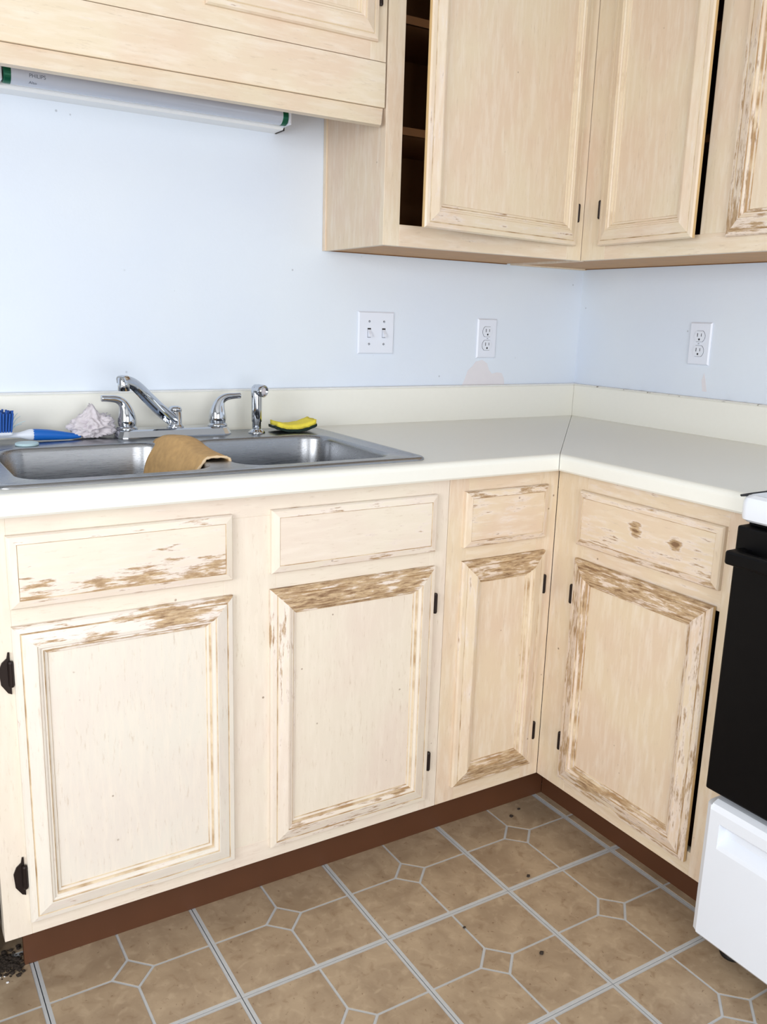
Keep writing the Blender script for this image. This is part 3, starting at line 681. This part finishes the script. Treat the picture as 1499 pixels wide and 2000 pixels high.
for i in range(13):
    for j in range(7):
        x = -0.114 + i * 0.0052; y = -0.0165 + j * 0.0055; lx = (i - 6) * 0.0008 + random.uniform(-.001, .001); ly = (j - 3) * .0012; t = 0.066 + random.uniform(-.004, .003)
        s_ = 0.0019
        vs = [bm.verts.new((x + a, y + b, 0.024)) for a, b in ((-s_, -s_), (s_, -s_), (s_, s_), (-s_, s_))] + [bm.verts.new((x + lx + a, y + ly + b, t)) for a, b in ((-s_, -s_), (s_, -s_), (s_, s_), (-s_, s_))]
        for q in ((0, 1, 5, 4), (1, 2, 6, 5), (2, 3, 7, 6), (3, 0, 4, 7), (4, 5, 6, 7)): bm.faces.new([vs[k] for k in q])
bo = obj('bristles', bm, M_bluebristle, br); bo['kind'] = 'stuff'; bo['label'] = 'block of stiff blue bristles'
bm = bmesh.new()
for k, (dx, dz) in enumerate(((0.024, 0.020), (0.016, 0.030), (0.012, 0.036), (0.020, 0.012))):
    tube(bm, [(-0.050, -0.010 + k * .006, 0.026, 0.0007), (-0.046 + dx * .35, -0.012 + k * .006, 0.026 + dz * .7, 0.0007), (-0.046 + dx, -0.014 + k * .006, 0.026 + dz, 0.0005)], 4, 5)
bo = obj('stray_bristles', bm, M_lid, br); bo['kind'] = 'stuff'

# small pale lid
bm = bmesh.new(); lathe(bm, [(0, 0), (0.0215, 0), (0.0235, 0.0015), (0.0235, 0.0045), (0.0215, 0.006), (0.018, 0.0052), (0, 0.0050)], 30)
tag(obj('bottle_lid', bm, M_lid, smooth=False), 'small round pale aqua lid in front of the dish brush', 'lid').location = (-1.676, -0.154, ZD + 0.0002)

# tan cloth over the divider of the sink
cl = thing('dish_cloth', 'tan terry dish cloth draped over the divider between the sink bowls', 'cloth', (-1.381, -0.35, ZD))
def cloth_pt(s, t):
    """s along the profile, 0 = right flap end, 1 = left flap end; t along the divider, 0 = back, 1 = front"""
    R_ = 0.021; y = 0.155 - 0.285 * t
    Lr, La, Ll = 0.022 + 0.014 * t, math.pi * R_ * 0.9, 0.105 - 0.035 * t * t
    d_ = s * (Lr + La + Ll)
    if d_ < Lr: x, z = 0.0235 + (Lr - d_) * 0.15, 0.0035 - (Lr - d_)
    elif d_ < Lr + La:
        a = (d_ - Lr) / La * math.pi; x, z = 0.0235 * math.cos(a), 0.0035 + 0.0045 * math.sin(a)
    else:
        e = d_ - Lr - La; x, z = -0.0235 - e * 0.42 - 0.006 * math.sin(e * 40), 0.0035 - e * 0.90
    f = noise.noise((s * 3, t * 4, 2.2))
    x += 0.004 * f * (1 if x < -0.02 else 0) - (0.012 * max(0, 0.35 - t) * 2.2 if x < -0.024 else 0); y += 0.008 * noise.noise((s * 4, 0.3, t * 2)) + (0.022 * (s - 0.4) * (1 if t > .5 else -0.4) * abs(t - .5) * 2)
    z += 0.004 * max(0, 0.25 - t) * 4 * math.sin(min(1, max(0, s)) * math.pi)
    z += 0.017 * math.exp(-((t - 0.30) / 0.24) ** 2) * math.sin(min(1, max(0, s)) * math.pi) ** 0.7
    return Vector((x, y, z))
bm = bmesh.new(); n1, n2c = 30, 24; G = [[cloth_pt(i / n1, j / n2c) for j in range(n2c + 1)] for i in range(n1 + 1)]
VV = [[bm.verts.new(p_) for p_ in row] for row in G]
for i in range(n1):
    for j in range(n2c): bm.faces.new((VV[i][j], VV[i + 1][j], VV[i + 1][j + 1], VV[i][j + 1]))
bmesh.ops.recalc_face_normals(bm, faces=bm.faces)
cb = obj('cloth_sheet', bm, M_tan, cl, smooth=True, recalc=False)
sm_ = cb.modifiers.new('thickness', 'SOLIDIFY'); sm_.thickness = 0.0035; sm_.offset = 0
for nm, path in (('hem', [G[i][n2c] for i in range(n1 + 1)]), ('hem', [G[n1][j] for j in range(n2c + 1)])):
    bm = bmesh.new(); sweep(bm, path, [circ(0.0026 + 0.0008 * math.sin(k * 2.2), 8) for k in range(len(path))], up=(0.2, 0.5, 1)); obj(nm, bm, M_stitch, cl, smooth=True)

# ------------------------------------------------------------------ wall plates
def plate_box(bm, w, h, t, bev=0.0035):
    a = [bm.verts.new((x, 0, z)) for x, z in ((-w / 2, -h / 2), (w / 2, -h / 2), (w / 2, h / 2), (-w / 2, h / 2))]
    b = [bm.verts.new((x, -t * .35, z)) for x, z in ((-w / 2, -h / 2), (w / 2, -h / 2), (w / 2, h / 2), (-w / 2, h / 2))]
    w -= 2 * bev; h -= 2 * bev
    c_ = [bm.verts.new((x, -t, z)) for x, z in ((-w / 2, -h / 2), (w / 2, -h / 2), (w / 2, h / 2), (-w / 2, h / 2))]
    bridge(bm, a, b); bridge(bm, b, c_); bm.faces.new(c_); bm.faces.new(a)
def screw_head(parent, x, z, t, mat):
    bm = bmesh.new(); lathe(bm, [(0, -0.0005), (0.0032, -0.0005), (0.0032, 0.0006), (0.002, 0.0012), (0, 0.0013)], 12, axis=(0, -1, 0)); o_ = obj('screw', bm, mat, parent); o_.location = (x, -t, z)
    o2 = box('screw_slot', -0.0026, 0.0026, -0.0006, 0, -0.0005, 0.0005, M_slot, o_); o2.location += Vector((0, -0.001, 0))
def outlet(label, loc, rz):
    e = thing('outlet', label, 'outlet', loc, rz, 'white duplex outlets')
    bm = bmesh.new(); plate_box(bm, 0.0705, 0.1135, 0.0058); obj('wall_plate', bm, M_plate, e)
    for dz in (0.0195, -0.0195):
        out = []
        for k in range(32):
            a = 2 * math.pi * k / 32; x, z = 0.0172 * math.cos(a), 0.0172 * math.sin(a); out.append((x, max(-0.0142, min(0.0142, z))))
        bm = bmesh.new(); prism(bm, [(x * 1.05, z * 1.05) for x, z in out], 'y', -0.0059, -0.004); g = obj('receptacle_gap', bm, M_slot, e); g.location = (0, -0.0001, dz)
        bm = bmesh.new(); prism(bm, out, 'y', -0.0076, -0.004); r_ = obj('receptacle', bm, M_wplastic, e); r_.location = (0, 0, dz)
        box('slot', -0.0072, -0.0054, -0.0080, -0.0070, -0.0012, 0.0082, M_slot, r_); box('slot', 0.0054, 0.0070, -0.0080, -0.0070, -0.0002, 0.0078, M_slot, r_)
        bm = bmesh.new(); prism(bm, [(0.0026 * math.cos(a), -0.0078 + (0.0026 if math.sin(a) > 0 else 0.0030) * math.sin(a)) for a in [k * math.pi / 6 for k in range(12)]], 'y', -0.0080, -0.0070); obj('ground_hole', bm, M_slot, r_)
    screw_head(e, 0, 0, 0.0058, M_plate)
    return e
outlet('white duplex outlet on the back wall above a plaster patch', (-0.367, -0.0002, 1.149), 0)
outlet('white duplex outlet on the right wall', (-0.0002, -0.471, 1.1565), -math.pi / 2)
sw = thing('light_switch', 'white double toggle light switch plate above the counter', 'switch', (-0.747, -0.0002, 1.159))
bm = bmesh.new(); plate_box(bm, 0.1135, 0.1125, 0.0058); obj('wall_plate', bm, M_plate, sw)
for dx in (-0.023, 0.023):
    box('toggle_slot', dx - 0.0053, dx + 0.0053, -0.0061, -0.0045, -0.0125, 0.0125, M_slot, sw)
    bm = bmesh.new(); V8 = [(-.0048, -.0055, -.0115), (.0048, -.0055, -.0115), (.0048, -.0055, .0095), (-.0048, -.0055, .0095), (-.0040, -.0165, -.0110), (.0040, -.0165, -.0110), (.0040, -.0140, -.0030), (-.0040, -.0140, -.0030)]
    vv = [bm.verts.new(c_) for c_ in V8]
    for q in ((0, 1, 2, 3), (4, 5, 6, 7), (0, 1, 5, 4), (1, 2, 6, 5), (2, 3, 7, 6), (3, 0, 4, 7)): bm.faces.new([vv[k] for k in q])
    t_ = obj('toggle', bm, M_plate, sw); t_.location = (dx, 0, 0)
    for dz in (-0.030, 0.030): screw_head(sw, dx, dz, 0.0058, M_chrome)
# bare plaster patches on the wall
M_patch = plain('bare_plaster', srgb(222, 220, 226), 0.8, var=0.03, scale=40)
def patch(name, pts, parent, axis):
    bm = bmesh.new()
    if axis == 'y': prism(bm, pts, 'y', -0.0006, 0.0)
    else: prism(bm, pts, 'x', -0.0006, 0.0)
    o_ = obj(name, bm, M_patch, parent); o_.location = -parent.location; return o_
patch('plaster_patch', [(-0.447, 1.012), (-0.438, 1.030), (-0.428, 1.056), (-0.412, 1.068), (-0.400, 1.082), (-0.376, 1.087), (-0.357, 1.076), (-0.350, 1.058), (-0.338, 1.046), (-0.318, 1.050), (-0.300, 1.048), (-0.290, 1.030), (-0.288, 1.012)], wall_back, 'y')
patch('plaster_patch', [(-0.508, 1.030), (-0.494, 1.030), (-0.488, 1.060), (-0.494, 1.080), (-0.500, 1.062)], wall_right, 'x')

# ------------------------------------------------------------------ fluorescent strip light on the wall
lt = thing('strip_light', 'white wall mounted fluorescent strip light below the valance', 'light', (-1.36, 0, 1.627))
bm = bmesh.new(); prism(bm, [(-0.0004, 0.0), (-0.050, 0.0), (-0.055, 0.004), (-0.055, 0.020), (-0.044, 0.032), (-0.0004, 0.032)], 'x', -0.315, 0.312)
obj('housing', bm, M_fix, lt)
for x, s in ((-0.3155, -1), (0.3085, 1)):
    bm = bmesh.new(); add_box(bm, x - 0.004, x + 0.004, -0.1, -0.045, 0.004, 0.045, 0.002); obj('lamp_holder', bm, M_wplastic, lt, recenter=True)
box('end_clip', 0.313, 0.3155, -0.052, -0.004, -0.0015, 0.03, M_hinge, lt); box('end_clip', -0.323, -0.3195, -0.052, -0.004, -0.0015, 0.03, M_hinge, lt)
tb = thing('fluorescent_tube', 'white fluorescent tube with green end caps in the strip light', 'tube', (-1.36, -0.082, 1.649))
TR = 0.019
bm = bmesh.new(); lathe(bm, [(0, -0.296), (TR, -0.296), (TR, 0.290), (0, 0.290)], 32, axis=(1, 0, 0)); t_ = obj('glass_tube', bm, M_tube, tb, smooth=True)
try: t_.data.set_sharp_from_angle(angle=math.radians(40))
except Exception: pass
for a, b in ((-0.309, -0.295), (0.289, 0.303)):
    bm = bmesh.new(); lathe(bm, [(0, a), (TR - 0.001, a), (TR + 0.0004, a + 0.002), (TR + 0.0004, b), (0, b)], 32, axis=(1, 0, 0)); obj('end_cap', bm, M_green, tb, smooth=False)['label'] = 'green metal end cap'
def tube_text(s, size, x, ang0):
    cu = bpy.data.curves.new('print', 'FONT'); cu.body = s; cu.size = size; to = bpy.data.objects.new('tmp', cu); COL.objects.link(to)
    bpy.context.view_layer.update(); me = bpy.data.meshes.new_from_object(to.evaluated_get(bpy.context.evaluated_depsgraph_get())); bpy.data.objects.remove(to)
    for v_ in me.vertices:
        a = ang0 + v_.co.y / TR; r = TR + 0.0003
        v_.co = (x + v_.co.x, -r * math.cos(a), r * math.sin(a))
    me.materials.clear(); me.materials.append(M_ink); me.name = 'printed_text'
    return link(bpy.data.objects.new('printed_text', me), tb)
tube_text('PHILIPS', 0.0100, -0.262, -0.27)
tube_text('Alto', 0.0085, -0.262, -0.95)
# ------------------------------------------------------------------ stove
st = thing('stove', 'white free standing stove with a black oven door', 'stove', (-0.33, -1.51, 0))
sl = st.location
def sbox(nm, x0, x1, y0, y1, z0, z1, mat, bev=0.0, seg=1, parent=None):
    o_ = box(nm, x0, x1, y0, y1, z0, z1, mat, parent or st, bev, seg); o_.location -= sl; return o_
YS0, YS1 = -1.1265, -1.890
sbox('body', -0.612, -0.02, YS1, YS0 - 0.004, 0.045, 0.872, M_white, 0.003)
bm = bmesh.new(); prev = None
for ins, z in ((0.006, 0.872), (0.001, 0.876), (0, 0.882), (0, 0.906), (0.003, 0.914), (0.010, 0.9185), (0.020, 0.9175), (0.028, 0.9145)):
    rr = [bm.verts.new((x - sl.x, y - sl.y, z)) for x, y in rrect(-0.668 + ins, -0.02 - ins, YS1 + ins, YS0 - ins, 0.017 - ins * .4, 6)]
    if prev: bridge(bm, prev, rr)
    else: bm.faces.new(rr)
    prev = rr
bm.faces.new(prev); o = obj('cooktop', bm, M_white, st)
for f in o.data.polygons: f.use_smooth = True
try: o.data.set_sharp_from_angle(angle=math.radians(35))
except Exception: pass
bm = bmesh.new(); tube(bm, [(-0.650, -1.1300, 0.9150, 0.0016), (-0.640, -1.1268, 0.9165, 0.0018), (-0.3, -1.1268, 0.9168, 0.0018), (-0.03, -1.1268, 0.9168, 0.0018)], 4, 8); o = obj('gap_strip', bm, M_dark, st); o.location = -sl; o['label'] = 'thin black strip for the dark gap at the counter'  # black strip drawn where a dark gap separates stove and counter
od = sbox('oven_door', -0.662, -0.6125, YS1 + 0.006, YS0 + 0.002, 0.350, 0.862, M_black, 0.004, 2)
bm = bmesh.new(); add_box(bm, -0.710, -0.690, YS1 + 0.02, -1.140, 0.800, 0.826, 0.005, 2); add_box(bm, -0.692, -0.660, -1.160, -1.138, 0.802, 0.824, 0.002); add_box(bm, -0.692, -0.660, YS1 + 0.03, YS1 + 0.052, 0.802, 0.824, 0.002)
o = obj('door_handle', bm, M_black, od); o.location = -od.location - sl
sbox('vent_strip', -0.640, -0.6125, YS1 + 0.01, YS0 - 0.006, 0.8625, 0.8715, M_black)
# storage drawer with a finger recess
P_full = [(-0.6125, 0.052), (-0.668, 0.052), (-0.673, 0.058), (-0.673, 0.322), (-0.668, 0.333), (-0.655, 0.338), (-0.6125, 0.338)]
P_rec = [(-0.6125, 0.052), (-0.668, 0.052), (-0.673, 0.058), (-0.673, 0.250), (-0.670, 0.258), (-0.652, 0.272), (-0.652, 0.290), (-0.668, 0.296), (-0.673, 0.302), (-0.673, 0.322), (-0.668, 0.333), (-0.655, 0.338), (-0.6125, 0.338)]
dw = bpy.data.objects.new('storage_drawer', None); link(dw, st); dw.empty_display_size = .05
bm = bmesh.new()
for a, b, pr in ((-1.150, -1.172, P_full), (-1.172, -1.846, P_rec), (-1.846, -1.870, P_full)):
    prism(bm, [(x - sl.x, z) for x, z in pr], 'y', a - sl.y, b - sl.y)
# rounded left edge, narrower where the grip is waisted
prism(bm, [(-0.6125 - sl.x, -1.150 - sl.y), (-0.673 - sl.x, -1.150 - sl.y), (-0.668 - sl.x, -1.140 - sl.y), (-0.655 - sl.x, -1.136 - sl.y), (-0.6125 - sl.x, -1.136 - sl.y)], 'z', 0.060, 0.330)
obj('drawer_face', bm, M_white, dw)
for x, y in ((-0.600, -1.185), (-0.600, -1.83), (-0.08, -1.17), (-0.08, -1.83)):
    bm = bmesh.new(); lathe(bm, [(0, 0.0012), (0.022, 0.0012), (0.024, 0.006), (0.018, 0.016), (0.010, 0.020), (0.010, 0.046), (0, 0.046)], 18); o = obj('foot', bm, M_dark, st, smooth=True); o.location = (x - sl.x, y - sl.y, 0)

# ------------------------------------------------------------------ dark bay left of the sink cabinet
dwr = thing('bay_filler', 'dark appliance front barely visible left of the sink cabinet', 'filler', (-2.14, -0.30, 0))  # black boxes added to make the bay dark, real contents unknown
for nm, a in (('body', (-2.44, -1.842, -0.55, -0.05, 0.10, 0.868)), ('front_panel', (-2.438, -1.840, -0.585, -0.551, 0.115, 0.866)), ('base_panel', (-2.44, -1.842, -0.50, -0.488, 0.0012, 0.0995))):
    o = box(nm, *a, M_black, dwr, bev=0.002); o.location -= dwr.location
def crumbs(nm, label, spots, mat, n, r0, r1, spread):
    bm = bmesh.new()
    for sx_, sy_ in spots:
        for k in range(n):
            x = sx_ + random.gauss(0, spread); y = sy_ + random.gauss(0, spread * .8); r = random.uniform(r0, r1)
            rr = bmesh.ops.create_icosphere(bm, subdivisions=1, radius=r)
            for v_ in rr['verts']: v_.co = Vector((v_.co.x * random.uniform(.7, 1.4) + x, v_.co.y * random.uniform(.7, 1.3) + y, max(0.0005, v_.co.z * .6 + r * .5) + 0.0011))
    return tag(obj(nm, bm, mat), label, 'debris', kind='stuff')
crumbs('floor_dirt', 'dark dirt and crumbs on the floor left of the brown toe kick', [(-1.825, -0.515), (-1.86, -0.53), (-1.825, -0.54), (-1.88, -0.545)], M_crumb, 110, 0.001, 0.0055, 0.015)
crumbs('pale_crumbs', 'few pale specks on the floor left of the brown toe kick', [(-1.838, -0.556), (-1.865, -0.56)], M_crumbw, 4, 0.0015, 0.003, 0.010)
crumbs('floor_specks', 'scattered black specks on the tan floor squares', [(-0.79, -0.80), (-0.67, -0.60), (-0.64, -0.585), (-1.02, -0.87), (-0.93, -1.0)], M_crumb, 1, 0.003, 0.005, 0.004)
